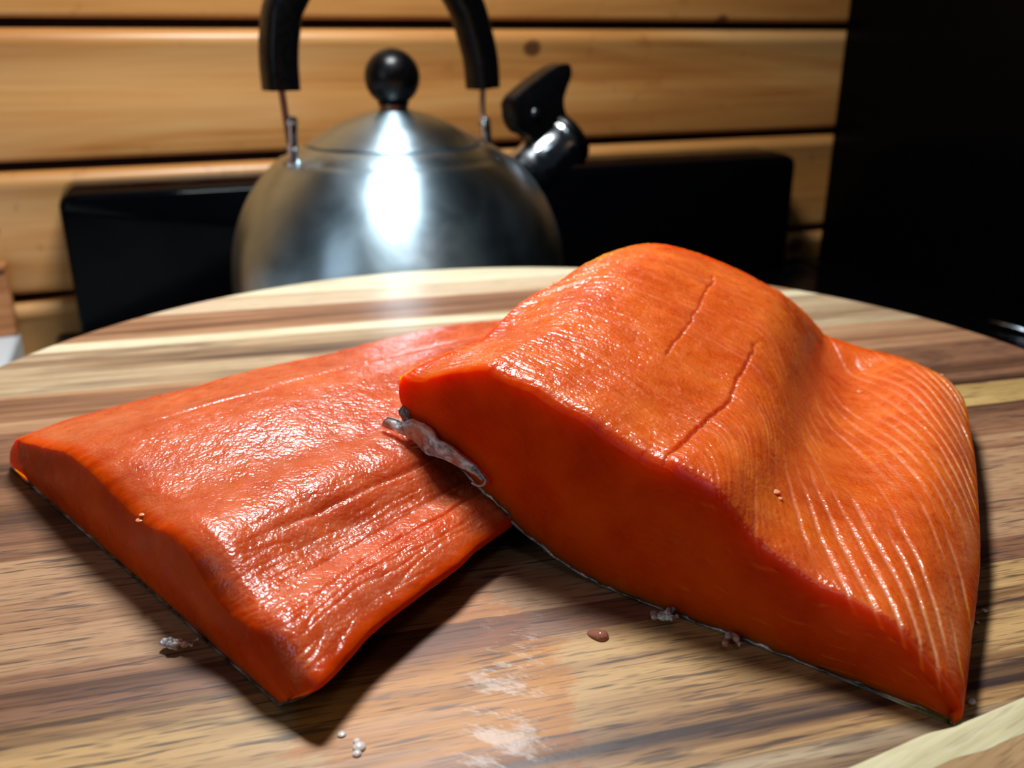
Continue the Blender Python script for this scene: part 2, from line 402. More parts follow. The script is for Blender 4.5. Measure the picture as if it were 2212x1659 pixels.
# stave joints as distance across the grain (metres), far side first
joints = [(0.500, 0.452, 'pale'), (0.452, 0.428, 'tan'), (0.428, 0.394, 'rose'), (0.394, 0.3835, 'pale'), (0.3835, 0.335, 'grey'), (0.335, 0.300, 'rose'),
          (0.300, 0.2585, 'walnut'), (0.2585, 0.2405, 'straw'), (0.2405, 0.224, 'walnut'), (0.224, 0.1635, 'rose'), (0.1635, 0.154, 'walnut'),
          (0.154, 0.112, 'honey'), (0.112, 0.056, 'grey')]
def stave(a, b, mat, nm, g0=None, g1=None):
    cen = float(BC @ gnor)
    rho = 0.0045; prof = [(0.006, -0.019), (0.001, -0.0175), (0.0, -0.015)]
    for th in np.linspace(0, math.pi / 2, 6): prof.append((rho * (1 - math.cos(th)), -rho + rho * math.sin(th)))
    prof[0] = (0.006, -0.0190)
    rings = []
    NA = 26
    for ins, z in prof:
        R = BR - ins
        hi = min(max(a - cen, -R + 1e-4), R - 1e-4); lo = max(min(b - cen, R - 1e-4), -R + 1e-4)
        t_hi, t_lo = math.asin(hi / R), math.asin(lo / R)
        right = [(R * math.cos(t), R * math.sin(t)) for t in np.linspace(t_lo, t_hi, NA)]
        left = [(-R * math.cos(t), R * math.sin(t)) for t in np.linspace(t_hi, t_lo, NA)]
        Q = np.array(right + left)
        if g0 is not None: Q[:, 0] = np.maximum(Q[:, 0], g0)
        if g1 is not None: Q[:, 0] = np.minimum(Q[:, 0], g1)
        XY = BC + Q[:, :1] * gdir + Q[:, 1:] * gnor
        rings.append(np.c_[XY, np.full(len(Q), z)])
    n = 2 * NA; V = np.vstack(rings); Fc = []
    for k in range(len(rings) - 1):
        for q in range(n): Fc.append((k * n + q, k * n + (q + 1) % n, (k + 1) * n + (q + 1) % n, (k + 1) * n + q))
    # strip faces across the stave for top and bottom
    for base, fl in ((0, True), ((len(rings) - 1) * n, False)):
        for q in range(NA - 1):
            f = (base + q, base + q + 1, base + n - 2 - q, base + n - 1 - q)
            Fc.append(f[::-1] if fl else f)
    return mesh(nm, V, Fc, mat, bd, sharp=35)
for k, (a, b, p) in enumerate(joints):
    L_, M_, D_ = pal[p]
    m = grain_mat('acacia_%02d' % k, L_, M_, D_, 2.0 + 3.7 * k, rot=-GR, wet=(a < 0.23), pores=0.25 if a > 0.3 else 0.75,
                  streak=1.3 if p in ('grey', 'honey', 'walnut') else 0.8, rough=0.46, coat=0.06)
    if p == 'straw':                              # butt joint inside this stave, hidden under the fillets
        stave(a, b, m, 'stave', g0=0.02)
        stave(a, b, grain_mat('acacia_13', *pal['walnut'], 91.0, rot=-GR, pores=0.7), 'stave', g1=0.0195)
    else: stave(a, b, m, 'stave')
V, Fc = lathe([(0.0, -0.0192), (0.085, -0.0192), (0.08, -0.03), (0.045, -0.05), (0.045, -0.078), (0.10, -0.094), (0.102, BASE + 0.0005), (0.0, BASE + 0.0005)], (BC[0], BC[1], 0), 64)
mesh('pedestal', V, Fc, grain_mat('pedestal_wood', *pal['rose'], 9.0), bd, sharp=40)

# the second wooden board whose pale edge crosses the front right corner
def second_board():
    z0, h = 0.0004, 0.0042
    e = [at(x, y, h) for x, y in [(1640, 1735), (1810, 1659), (1900, 1620), (1990, 1580), (2035, 1568), (2062, 1561), (2080, 1552), (2110, 1540), (2212, 1497), (2330, 1447), (2480, 1384)]]
    E = spline(e, 90); T = np.gradient(E[:, :2], axis=0); T /= np.linalg.norm(T, axis=1)[:, None]
    Nn = np.c_[T[:, 1], -T[:, 0]]            # towards the lower right, away from the fillets
    prof = [(0.0006, z0), (0.0, z0 + 0.0008), (0.0, h - 0.0012), (0.0005, h - 0.0004), (0.0016, h), (0.0072, h + 0.0001)]
    inner = [np.c_[E[:, :2] + Nn * i, np.full(len(E), z)] for i, z in prof]
    nn = len(E)
    V = np.vstack(inner); Fc = [tuple(f) for f in grid_faces(len(prof), nn)]
    return E, Nn, V, Fc, z0, h
E_, N_, V, Fc, z0, h = second_board()
sb = root('serving_board', 'small wooden board with pale sapwood edge lying at the front right corner', 'board', (E_[45, 0], E_[45, 1], 0.0))
edge_m = grain_mat('sapwood_edge', rgb('c8be98'), rgb('ab9c72'), rgb('806c44'), 31.0, rot=-0.55, pores=0.2, streak=0.4)
top_m = grain_mat('brown_top', rgb('a4845c'), rgb('8a6646'), rgb('5c3c28'), 37.0, rot=-0.55, pores=0.6)
# closed slab: sapwood rail + brown field
n_ = len(E_)
r2 = np.c_[E_[:, :2] + N_ * 0.0072, np.full(n_, z0)]
Vr = np.vstack([V, r2]); k6 = 6 * n_
Fr = list(Fc) + [(5 * n_ + i, 6 * n_ + i, 6 * n_ + i + 1, 5 * n_ + i + 1) for i in range(n_ - 1)] + [(6 * n_ + i, i, i + 1, 6 * n_ + i + 1) for i in range(n_ - 1)]
Fr += [tuple(k * n_ for k in range(7)), tuple(k * n_ + n_ - 1 for k in range(6, -1, -1))]
mesh('edge_rail', Vr, Fr, edge_m, sb, sharp=40)
a0 = E_[:, :2] + N_ * 0.00725; b0 = np.array([0.142, 0.060]) + 0 * a0; b0 = a0 + N_.mean(0) * 0.034
Vf = np.vstack([np.c_[a0, np.full(n_, z0)], np.c_[a0, np.full(n_, h + 0.0001)], np.c_[b0, np.full(n_, h + 0.0001)], np.c_[b0, np.full(n_, z0)]])
Ff = []
for i in range(n_ - 1):
    for k in range(4): Ff.append((k * n_ + i, k * n_ + i + 1, ((k + 1) % 4) * n_ + i + 1, ((k + 1) % 4) * n_ + i))
Ff += [(0, n_, 2 * n_, 3 * n_), (4 * n_ - 1, 3 * n_ - 1, 2 * n_ - 1, n_ - 1)]
mesh('board_field', Vf, Ff, top_m, sb, sharp=40)

# ------------------------------------------------------------------ salmon
def flesh_mat(name, tone, pink, seed, deepsss=0.018):
    t = NT(name)
    fat = t.attr('fat'); top = t.attr('top'); dk = t.attr('deep')
    v = t.coords(loc=(seed, 0, 0))
    n1 = t.noise(v, 60, 4, 0.6); n2 = t.noise(v, 1100, 1, 0.5); n3 = t.noise(v, 2600, 2, 0.6)
    n4 = t.noise(v, 240, 3, 0.5, 0.5)
    c = t.ramp(n1, [(0.32, tone[0]), (0.5, tone[1]), (0.68, tone[2])])
    c = t.mix(t.math('MULTIPLY', top, t.math('MULTIPLY', t.ramp(t.noise(v, 130, 3, 0.5), [(0.40, 0.0), (0.66, 1.0)]), pink)), c, (0.56, 0.13, 0.05, 1))
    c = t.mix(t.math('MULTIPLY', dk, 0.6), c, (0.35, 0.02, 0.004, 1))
    c = t.mix(t.math('MULTIPLY', fat, 0.85), c, (0.75, 0.30, 0.15, 1))
    hb = t.math('ADD', t.math('MULTIPLY', n2, 0.36), t.math('MULTIPLY', n4, 0.62))
    st_ = t.math('ADD', 0.16, t.math('MULTIPLY', top, 0.62))
    nd = t.n('ShaderNodeBump', inp={'Height': hb, 'Distance': 0.0010}); t.l(st_, nd.inputs['Strength'])
    rg = t.n('ShaderNodeMapRange', inp={'Value': n4, 'From Min': 0.35, 'From Max': 0.65, 'To Min': 0.24, 'To Max': 0.40}).outputs[0]
    c = t.mix(t.math('POWER', top, 1.5), t.mix(1.0, c, (0.92, 0.52, 0.04, 1), 'MULTIPLY'), c)  # cut faces tinted deeper than the top: their shade put into the colour
    t.set(Base_Color=c, Roughness=rg, Normal=nd.outputs[0], Coat_Normal=nd.outputs[0], Specular_IOR_Level=t.math('ADD', 0.06, t.math('MULTIPLY', top, 0.40)),
          Subsurface_Weight=1.0, Subsurface_Radius=(1.0, 0.22, 0.04), Subsurface_Scale=t.math('ADD', deepsss, t.math('MULTIPLY', top, 0.011 - deepsss)), Coat_Weight=t.math('MULTIPLY', top, 0.30), Coat_Roughness=0.07, Coat_IOR=1.4)
    return t.m
skin_m = NT('fish_skin')
_v = skin_m.coords(); _n = skin_m.noise(_v, 700, 3); _n2 = skin_m.noise(_v, 160, 3)
skin_m.set(Base_Color=skin_m.ramp(_n2, [(0.35, rgb('2c2a2c')), (0.5, rgb('6a6460')), (0.68, rgb('b5aca4'))]), Metallic=0.35,
           Roughness=0.3, Normal=skin_m.bump(_n, 0.6, 0.0004), Coat_Weight=0.4, Coat_Roughness=0.1)
skin_m = skin_m.m

def coons(C0, C1, D0, D1, u, v):
    """C0,C1 (nu,3) at v=0,1 ; D0,D1 (nv,3) at u=0,1"""
    U = u[:, None, None]; Vv = v[None, :, None]
    return ((1 - Vv) * C0[:, None] + Vv * C1[:, None] + (1 - U) * D0[None] + U * D1[None]
            - ((1 - U) * (1 - Vv) * C0[0] + U * (1 - Vv) * C0[-1] + (1 - U) * Vv * C1[0] + U * Vv * C1[-1]))
def fillet(parent, mat, C0, C1, D0, D1, B0, B1, E0, E1, relief, wall_relief, nw=56, support=None):
    """top patch bounded by C/D, underside by B/E (same parametrisation); walls join them"""
    nu, nv = len(C0), len(D0); u = np.linspace(0, 1, nu); v = np.linspace(0, 1, nv)
    k_ = np.hanning(61); k_ /= k_.sum()             # notches of the cut edge fade a few millimetres into the top
    lin = C0[0] + (C0[-1] - C0[0]) * u[:, None]; dv = C0 - lin
    C0s = lin + np.stack([np.convolve(np.pad(dv[:, q], 30, mode='reflect', reflect_type='odd'), k_, 'valid') for q in range(3)], 1)
    P = coons(C0s, C1, D0, D1, u, v) + (C0 - C0s)[:, None] * np.exp(-v / 0.035)[None, :, None]
    UU, VV = np.meshgrid(u, v, indexing='ij')
    dz, fat, deep = relief(UU, VV, P)
    P = P.copy(); P[..., 2] += dz
    Q = coons(B0, B1, E0, E1, u, v)
    if support is not None:                       # the underside rests on the fillet below, never inside it
        for i in range(nu):
            for j in range(nv):
                if Q[i, j, 0] < 0.05:
                    h = support.ray_cast(Vector((Q[i, j, 0], Q[i, j, 1], 1.0)), Vector((0, 0, -1)))[0]
                    if h is not None and Q[i, j, 2] < h.z + 0.0009: Q[i, j, 2] = h.z + 0.0009
    verts = [P.reshape(-1, 3)]; faces = [grid_faces(nu, nv, 0)]
    A = {'fat': [fat.ravel()], 'deep': [deep.ravel()], 'top': [sstep(0.0005, 0.0042, np.minimum(np.minimum(UU, 1 - UU), np.minimum(VV, 1 - VV)) * 0.14).ravel()]}
    off = nu * nv
    verts.append(Q.reshape(-1, 3)); faces.append(grid_faces(nu, nv, off, True))
    for k, x in (('fat', 0), ('deep', 0.0), ('top', 0)): A[k].append(np.full(nu * nv, float(x)))
    off += nu * nv
    for nm, T_, B_, par, flip in (('front', P[:, 0], Q[:, 0], u, True), ('back', P[:, -1], Q[:, -1], u, False), ('left', P[0], Q[0], v, False), ('right', P[-1], Q[-1], v, True)):
        w = np.linspace(0, 1, nw); WW = w[None, :]
        R = T_[:, None] * (1 - w)[None, :, None] + B_[:, None] * w[None, :, None]
        tg = np.gradient(T_, axis=0); nn = np.c_[tg[:, 1], -tg[:, 0]]; nn /= np.linalg.norm(nn, axis=1)[:, None] + 1e-12
        sgn = 1.0 if flip else -1.0
        bulge, f2, d2 = wall_relief(nm, par[:, None] + 0 * WW, WW + 0 * par[:, None], R)
        R = R.copy(); R[..., :2] += (sgn * bulge)[..., None] * nn[:, None, :]
        verts.append(R.reshape(-1, 3)); faces.append(grid_faces(len(par), nw, off, not flip)); off += len(par) * nw
        A['fat'].append(f2.ravel()); A['deep'].append(d2.ravel()); A['top'].append(np.zeros(f2.size) + 0.0)
    V = np.vstack(verts); Fc = np.vstack(faces)
    o = mesh('flesh', V, Fc, mat, parent, attrs={k: np.concatenate(a) for k, a in A.items()})
    return o, P, Q, UU, VV
def skin_part(parent, Q, name='skin', rim=0.0012, out=0.0004, seed=0):
    """thin silvery skin under the flesh with a ragged rim that shows along the cut"""
    st = 6
    G = Q[::st, ::st] - np.array([0, 0, 0.0003])
    nu, nv = G.shape[:2]
    V = [G.reshape(-1, 3)]; Fc = [grid_faces(nu, nv, 0, True)]; off = nu * nv
    loop = np.vstack([Q[:, 0], Q[-1, 1:], Q[::-1, -1][1:], Q[0, ::-1][1:-1]])[::2]
    c = loop.mean(0); n = len(loop)
    tg = np.roll(loop, -1, 0) - np.roll(loop, 1, 0); nn = np.c_[tg[:, 1], -tg[:, 0]]; nn /= np.linalg.norm(nn, axis=1)[:, None] + 1e-12
    k = np.arange(n); rag = 0.15 + 2.6 * np.clip(fbm(k * 0.22 + seed, k * 0 + 3, 4) + 0.08, 0, 1)
    rings = []
    for dz, do in ((-0.0003, 0.0), (-0.0001, out * 1.2), (0.5, out * 1.5), (1.0, out)):
        R = loop.copy()
        R[:, 2] += dz if dz <= 0 else rim * rag * dz
        R[:, :2] += nn * (do * (0.7 + 0.8 * np.abs(fbm(k * 0.3 + 5 + seed, k * 0 + dz * 3, 3)) * 2))[:, None]
        rings.append(R)
    R = rings[-1].copy(); R[:, :2] -= nn * out * 1.6; rings.append(R)
    V += rings; 
    f = []
    for r in range(len(rings) - 1):
        a = off + r * n + np.arange(n); b = off + r * n + (np.arange(n) + 1) % n
        f.append(np.stack([a, b, b + n, a + n], 1))
    return mesh(name, np.vstack(V), np.vstack(Fc + f), skin_m, parent)

# ---- fillet B (left, lying flat; its near right flap is lifted)
fB = root('salmon_fillet', 'flat salmon fillet lying on the board, partly under the thicker fillet', 'salmon fillet', tuple(at(560, 1150, 0.0)))
NUB, NVB = 460, 440
Pc = at(30, 1015, 0); Pd = at(600, 1520, 0); dd = Pd - Pc; nB = np.array([dd[1], -dd[0], 0]); nB /= np.linalg.norm(nB)
B_top_cut = [onplane(x, y, Pc, nB) for x, y in [(34, 946), (60, 956), (130, 972), (180, 1003), (250, 1072), (310, 1126), (360, 1150), (404, 1192), (440, 1250), (470, 1295), (505, 1330), (545, 1355), (572, 1395), (600, 1445), (622, 1478), (636, 1497)]]
B_bot_cut = [onplane(x, y, Pc, nB) for x, y in [(23, 1007), (55, 1049), (101, 1095), (148, 1154), (198, 1205), (253, 1256), (316, 1319), (367, 1368), (408, 1388), (459, 1424), (522, 1478), (570, 1509), (601, 1524), (620, 1512)]]
B_back = [B_top_cut[0]] + [at(x, y, z) for x, y, z in [(76, 931, .0145), (160, 901, .0155), (253, 876, .0165), (338, 855, .0172), (422, 836, .018), (477, 817, .018), (544, 800, .018), (633, 781, .0175), (700, 767, .017), (800, 741, .016), (867, 724, .0155), (960, 703, .015), (1053, 694, .014)]]
B_back += [B_back[-1] + np.array([0.018, 0.012, -0.001])]
B_front = [B_top_cut[-1]] + [at(x, y, z) for x, y, z in [(691, 1470, .0103), (747, 1413, .0103), (808, 1348, .0103), (870, 1299, .0102), (930, 1254, .010), (992, 1210, .0098), (1032, 1173, .0095), (1073, 1144, .0095), (1105, 1122, .0095)]]
B_front += [np.array([0.012, 0.214, 0.009]), np.array([0.024, 0.232, 0.0085]), np.array([0.032, 0.245, 0.008])]
B_far = [B_front[-1], np.array([0.040, 0.275, 0.013]), np.array([0.042, 0.305, 0.015]), np.array([0.034, 0.335, 0.015]), B_back[-1]]
uc = spline(B_top_cut, NUB); ub = spline(B_far[::-1], NUB)
vb = spline(B_back, NVB); vf = spline(B_front, NVB)
rs = np.linspace(0, 1, NUB)
uc = uc + np.array([0, 0, 1.0]) * (0.0006 * fbm(rs * 60, rs * 0 + 2, 4))[:, None]
botc = spline(B_bot_cut, NUB); botc[:, 2] = np.maximum(botc[:, 2], 0.0004)
# underside: along the back edge straight down to the board, along the near flap 3 mm below the top (lifted)
botb = vb.copy(); botb[:, 2] = 0.0004; botb[:, :2] += np.array([0.0010, -0.0022])
botb[0] = botc[0]; 
wv = np.linspace(0, 1, NVB)
botb = botb * 1.0; botb += (botc[0] - botb[0]) * (1 - sstep(0, 0.1, wv))[:, None]
botf = vf.copy(); botf[:, 2] = vf[:, 2] - 0.0036; botf[:, :2] += np.array([-0.0016, 0.0010])
botf += (botc[-1] - botf[0]) * (1 - sstep(0, 0.12, wv))[:, None]
botr = ub.copy(); botr[:, 2] = 0.0006 + 0.0045 * sstep(0.7, 1, rs); botr += (botb[-1] - botr[0]) * (1 - sstep(0, .1, rs))[:, None]; botr += (botf[-1] - botr[-1]) * sstep(.9, 1, rs)[:, None]
def edge_fade(U, V, w=0.03):
    return sstep(0, w, U) * sstep(0, w, 1 - U) * sstep(0, w, V) * sstep(0, w, 1 - V)
def reliefB(U, V, P):
    X, Y = P[..., 0], P[..., 1]
    z = 0.0042 * np.exp(-((U - 0.42) / 0.26) ** 2) * np.sin(np.pi * np.clip(V, 0, 1)) ** 0.7
    z += -0.0028 * np.exp(-((U - 0.80) / 0.10) ** 2) * sstep(0.02, 0.25, V)
    z += -0.0012 * np.exp(-((U - 0.17) / 0.05) ** 2) * sstep(0.0, 0.2, V)
    z += 0.0022 * fbm(U * 5, V * 4, 3) * edge_fade(U, V, 0.1)
    # fibre grooves, running with the length and fanning
    ph = U + 0.05 * fbm(U * 6, V * 5, 3) + 0.05 * V
    g = np.abs(fbm(ph * 55, V * 5 + 4, 3)) * 2
    near = sstep(0.62, 0.86, U) * 0.62
    z += -0.00045 * np.exp(-(g / 0.10) ** 2) * near * edge_fade(U, V, 0.03)
    z += 0.00035 * fbm(X * 900, Y * 900, 3) * (0.5 + 0.8 * near)
    z += 0.0009 * fbm(ph * 34, V * 7, 3) * near + 0.0007 * fbm(X * 160, Y * 160, 3)
    for uu, wob, d in ((0.74, 1.0, .0007), (0.83, 2.0, .0006), (0.90, 3.0, .0005), (0.30, 4.0, .0006)):
        cl = uu + 0.04 * (fbm(V * 3 + wob, V * 0 + wob, 3)) - 0.05 * V
        z += -d * np.exp(-((U - cl) / 0.006) ** 2) * sstep(0.05, 0.2, V)
    rim = np.minimum(np.minimum(U, 1 - U) * 0.15, np.minimum(V, 1 - V) * 0.17)
    z += -0.0004 * np.exp(-rim / 0.0005)
    fat = 0.35 * np.clip(fbm(ph * 40, V * 9, 4) * 3 - 0.5, 0, 1) * near
    deep = 0.25 * np.clip(fbm(U * 8 + 3, V * 6, 3) * 3 - 0.1, 0, 1) * (1 - near)
    return z, fat, deep
def wallB(nm, U, Wd, R):
    b = 0.0009 * np.sin(np.pi * Wd) + 0.0005 * fbm(U * 20, Wd * 3, 3) * np.sin(np.pi * Wd) + 0.0005 * np.exp(-Wd / 0.06) * 0
    sp = np.clip(fbm(U * 160, Wd * 26, 3) * 6 - 1.25, 0, 1) * 0.5 * (nm == 'front') * sstep(0.1, 0.5, Wd)
    return b, sp, 0.0 * U
matB = flesh_mat('salmon_flat', ((0.44, 0.052, 0.008, 1), (0.53, 0.080, 0.014, 1), (0.60, 0.115, 0.026, 1)), 0.45, 3.0, 0.006)
flB, PB, QB, UB_, VB_ = fillet(fB, matB, uc, ub, vb, vf, botc, botr, botb, botf, reliefB, wallB)
skin_part(fB, QB, rim=0.0006, seed=2)

# ---- fillet A (right, thick, draped over B and bulging)
fA = root('salmon_fillet', 'thick humped salmon fillet with central seam, its left corner resting on the flat fillet', 'salmon fillet', tuple(at(1500, 1150, 0.0)))
NUA, NVA = 560, 520
Pa = at(2050, 1555, 0); Pb = at(1320, 1275, 0); dd = Pa - Pb; nA = np.array([dd[1], -dd[0], 0]); nA /= np.linalg.norm(nA)
A_top = [onplane(x, y, Pa, nA) for x, y in [(864, 812), (885, 822), (915, 822), (950, 810), (1000, 803), (1046, 798), (1062, 812), (1100, 830), (1150, 850), (1200, 885), (1250, 905), (1300, 945), (1350, 975), (1400, 1008), (1425, 1014), (1450, 1020), (1500, 1048), (1545, 1075), (1580, 1125), (1605, 1160), (1640, 1200), (1690, 1235), (1740, 1275), (1800, 1302), (1850, 1328), (1900, 1352), (1950, 1390), (1990, 1440), (2030, 1490), (2063, 1540)]]
A_bot = [onplane(x, y, Pa, nA) for x, y in [(872, 885), (900, 930), (945, 972), (1000, 1015), (1060, 1082), (1110, 1132), (1160, 1172), (1220, 1218), (1320, 1275), (1400, 1307), (1480, 1338), (1560, 1374), (1650, 1408), (1750, 1450), (1850, 1488), (1950, 1523), (2056, 1558)]]
A_left = [A_top[0]] + [atF(x, y, F) for x, y, F in [(900, 790, .218), (939, 770, .222), (1000, 747, .228), (1036, 732, .232), (1070, 702, .240), (1110, 664, .250), (1150, 635, .258), (1201, 609, .268), (1247, 578, .280), (1306, 548, .292)]]
A_back = [A_left[-1]] + [atF(x, y, F) for x, y, F in [(1370, 529, .302), (1424, 525, .308), (1475, 535, .312), (1538, 557, .317), (1600, 584, .320), (1653, 612, .321), (1695, 636, .321), (1738, 671, .320), (1770, 703, .319), (1785, 717, .318), (1822, 727, .315)]]
A_back += [at(x, y, z) for x, y, z in [(1885, 748, .0150), (1949, 769, .0146), (2000, 791, .0143), (2033, 807, .0138), (2060, 829, .013)]]
A_right = [A_top[-1]] + [at(x, y, z) for x, y, z in [(2078, 1510, .0060), (2088, 1451, .0066), (2098, 1361, .0070), (2108, 1285, .0072), (2115, 1225, .0075), (2116, 1161, .0080), (2112, 1085, .0085), (2106, 1001, .0095), (2096, 938, .011), (2084, 875, .0123)]] + [A_back[-1]]
uc = spline(A_top, NUA); ub = spline(A_back, NUA); vb = spline(A_left, NVA); vf = spline(A_right, NVA)
rs = np.linspace(0, 1, NUA); wv = np.linspace(0, 1, NVA)
uc = uc + np.array([0, 0, 1.0]) * (0.0007 * fbm(rs * 60, rs * 0 + 8, 4))[:, None]
botc = spline(A_bot, NUA); botc[:, 2] = np.maximum(botc[:, 2], 0.0004)
BL = [A_bot[0], np.array([-0.018, 0.232, 0.0285]), np.array([-0.004, 0.256, 0.0265]), np.array([0.016, 0.285, 0.0225]), np.array([0.030, 0.296, 0.0195])]
botl = spline(BL, NVA)
BB = [BL[-1], np.array([0.048, 0.308, 0.016]), np.array([0.066, 0.316, 0.008]), np.array([0.092, 0.320, 0.0012]), np.array([0.118, 0.314, 0.0005]), np.array([0.134, 0.296, 0.0005]), np.array([A_right[-1][0] - 0.003, A_right[-1][1] - 0.004, 0.0005])]
botb_ = spline(BB, NUA)
botrt = vf.copy(); botrt[:, 2] = 0.0004; botrt[:, 0] -= 0.0015
botrt += (botc[-1] - botrt[0]) * (1 - sstep(0, .06, wv))[:, None]; botrt += (botb_[-1] - botrt[-1]) * sstep(.9, 1, wv)[:, None]
Pref = None
def uvpath(P, pts):                                # (u,v) on the patch seen at photo pixels
    pr = project(P); out = []
    nu, nv = P.shape[:2]
    for x, y in pts:
        d = (pr[..., 0] - x) ** 2 + (pr[..., 1] - y) ** 2
        i, j = np.unravel_index(np.argmin(d), d.shape); out.append((i / (nu - 1), j / (nv - 1)))
    return np.array(out)
def seam(U, V, path, w):                           # distance to a polyline in (u, v), path sorted by v
    p = path[np.argsort(path[:, 1])]
    cu = np.interp(V, p[:, 1], p[:, 0]) + 0.013 * fbm(V * 26, V * 0 + 5, 4)
    m = sstep(p[0, 1] - 0.01, p[0, 1] + 0.02, V) * (1 - sstep(p[-1, 1] - 0.05, p[-1, 1], V))
    return np.exp(-((U - cu) / w) ** 2) * m, U - cu
def humps(U, V):
    z = 0.0045 * np.exp(-((U - 0.36) / 0.24) ** 2) * np.exp(-((V - 0.62) / 0.34) ** 2) * sstep(0, 0.25, U) * (1 - sstep(0.80, 1.0, V))
    # crease valley between loin and belly flap, deepest towards the far edge
    cr = 0.60 + 0.11 * V + 0.03 * np.sin(V * 5)
    z += -0.0075 * np.exp(-((U - cr - 0.035) / 0.085) ** 2) * sstep(0.15, 0.75, V) * (1 - 0.8 * sstep(0.9, 1.0, V))
    z += 0.0030 * np.exp(-((U - 0.90) / 0.10) ** 2) * sstep(0.1, 0.5, V) * sstep(0, 0.10, 1 - V)
    z += 0.0030 * np.exp(-((U - 0.52) / 0.10) ** 2) * sstep(0.2, 0.6, V) * (1 - sstep(0.9, 1, V))
    return z
P0 = coons(uc, ub, vb, vf, rs, wv); UU, VV = np.meshgrid(rs, wv, indexing='ij'); P0[..., 2] += humps(UU, VV)
seam1 = uvpath(P0, [(1430, 1012), (1455, 970), (1500, 925), (1560, 880), (1590, 820), (1620, 760), (1645, 725)])
seam2 = uvpath(P0, [(1435, 770), (1470, 720), (1500, 680), (1525, 630), (1545, 590)])
def fibre(U, V):                                    # myosepta phase: nearly across on the loin, sweeping forward on the belly
    g = 0.08 * U + 1.5 * np.clip(U - 0.52, 0, 1) * sstep(0.48, 0.68, U)
    return V + g
def reliefA(U, V, P):
    X, Y = P[..., 0], P[..., 1]
    z = humps(U, V)
    z += 0.0018 * fbm(U * 5 + 2, V * 5, 3) * edge_fade(U, V, 0.12)
    f = fibre(U, V) + 0.045 * fbm(U * 5, V * 6, 3) + 0.010 * fbm(U * 22, V * 22, 2)
    N = 18
    ph = (f * N) % 1.0; rid = np.exp(-((ph - 0.5) / 0.13) ** 2)
    belly = sstep(0.56, 0.78, U)
    brk = sstep(-0.14, 0.14, fbm(U * 11, f * N * 0.9 + 3, 3))
    z += -0.00050 * rid * (0.12 + 0.88 * belly) * edge_fade(U, V, 0.02) * brk
    f2 = fbm(U * 10, f * 130, 3)
    z += 0.0005 * f2 * (1 - 0.6 * belly)
    z += 0.00030 * fbm(X * 900, Y * 900, 3)
    s1, d1 = seam(U, V, seam1, 0.0030); s2, d2 = seam(U, V, seam2, 0.0032)
    z += (-0.0006 * s1 - 0.0006 * s2) * (0.4 + 1.2 * np.clip(fbm(V * 18, U * 0 + 2, 2) + 0.4, 0, 1)) - 0.0005 * sstep(-0.003, 0.003, d1) * np.exp(-np.clip(d1, 0, 1) / 0.03) * (s1 * 0 + 1) * sstep(0.02, 0.1, V) * (1 - sstep(0.3, 0.6, V))
    rim = np.minimum(np.minimum(U, 1 - U) * 0.14, np.minimum(V, 1 - V) * 0.14)
    z += -0.0004 * np.exp(-rim / 0.0005)
    fat = np.clip(rid * 1.1 - 0.1, 0, 1) * (0.10 + 0.90 * belly) * brk * (0.50 + 0.70 * sstep(0.75, 0.95, U))
    fat = np.maximum(fat, 0.45 * np.clip(f2 * 4 - 0.55, 0, 1) * (1 - belly))
    fat = np.maximum(fat, 0.95 * rid * sstep(0.74, 0.86, U) * sstep(0.28, 0.42, V) * (1 - sstep(0.80, 0.95, V)) * sstep(-0.25, 0.05, fbm(U * 16 + 7, f * N, 2)))
    fat = np.maximum(fat, 0.35 * sstep(0.90, 1.0, U) * np.clip(fbm(U * 9, V * 9, 3) * 3 + 0.3, 0, 1))
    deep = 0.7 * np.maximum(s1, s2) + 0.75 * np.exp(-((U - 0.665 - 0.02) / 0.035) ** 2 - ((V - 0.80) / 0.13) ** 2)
    return z, np.clip(fat, 0, 1), np.clip(deep, 0, 1)
def wallA(nm, U, Wd, R):
    s = np.sin(np.pi * Wd)
    b = 0.0010 * s + 0.0006 * fbm(U * 18 + 4, Wd * 3, 3) * s
    if nm != 'front': return b, 0 * U, 0 * U
    # growth-ring arcs of fat on the cut face
    q = np.sqrt(((U - 0.54) / 0.55) ** 2 + ((Wd + 0.15) / 1.15) ** 2) + 0.03 * fbm(U * 8, Wd * 6, 3)
    arc = np.exp(-((((q * 7) % 1.0) - 0.5) / 0.045) ** 2) * sstep(-0.02, 0.18, fbm(U * 30, Wd * 12 + 3, 3))
    arc *= sstep(0.5, 0.62, U)
    sp = np.clip(fbm(U * 190, Wd * 34, 3) * 7 - 1.6, 0, 1) * sstep(0.15, 0.5, Wd)
    fine = 0.16 * np.exp(-((((q * 22 + 0.6 * U * 8) % 1.0) - 0.5) / 0.12) ** 2)
    return b + 0.0002 * arc, np.clip(0.55 * arc + 0.7 * sp + fine * 0.6, 0, 1), 0 * U
matA = flesh_mat('salmon_thick', ((0.52, 0.065, 0.004, 1), (0.61, 0.095, 0.007, 1), (0.68, 0.135, 0.012, 1)), 0.15, 8.0)
flA, PA, QA, UA_, VA_ = fillet(fA, matA, uc, ub, vb, vf, botc, botb_, botl, botrt, reliefA, wallA, support=BVHTree.FromPolygons(
    [tuple(p) for p in PB[::4, ::4].reshape(-1, 3)], [tuple(int(i) for i in f) for f in grid_faces(*PB[::4, ::4].shape[:2])]))
skin_part(fA, QA, rim=0.0008, seed=9)

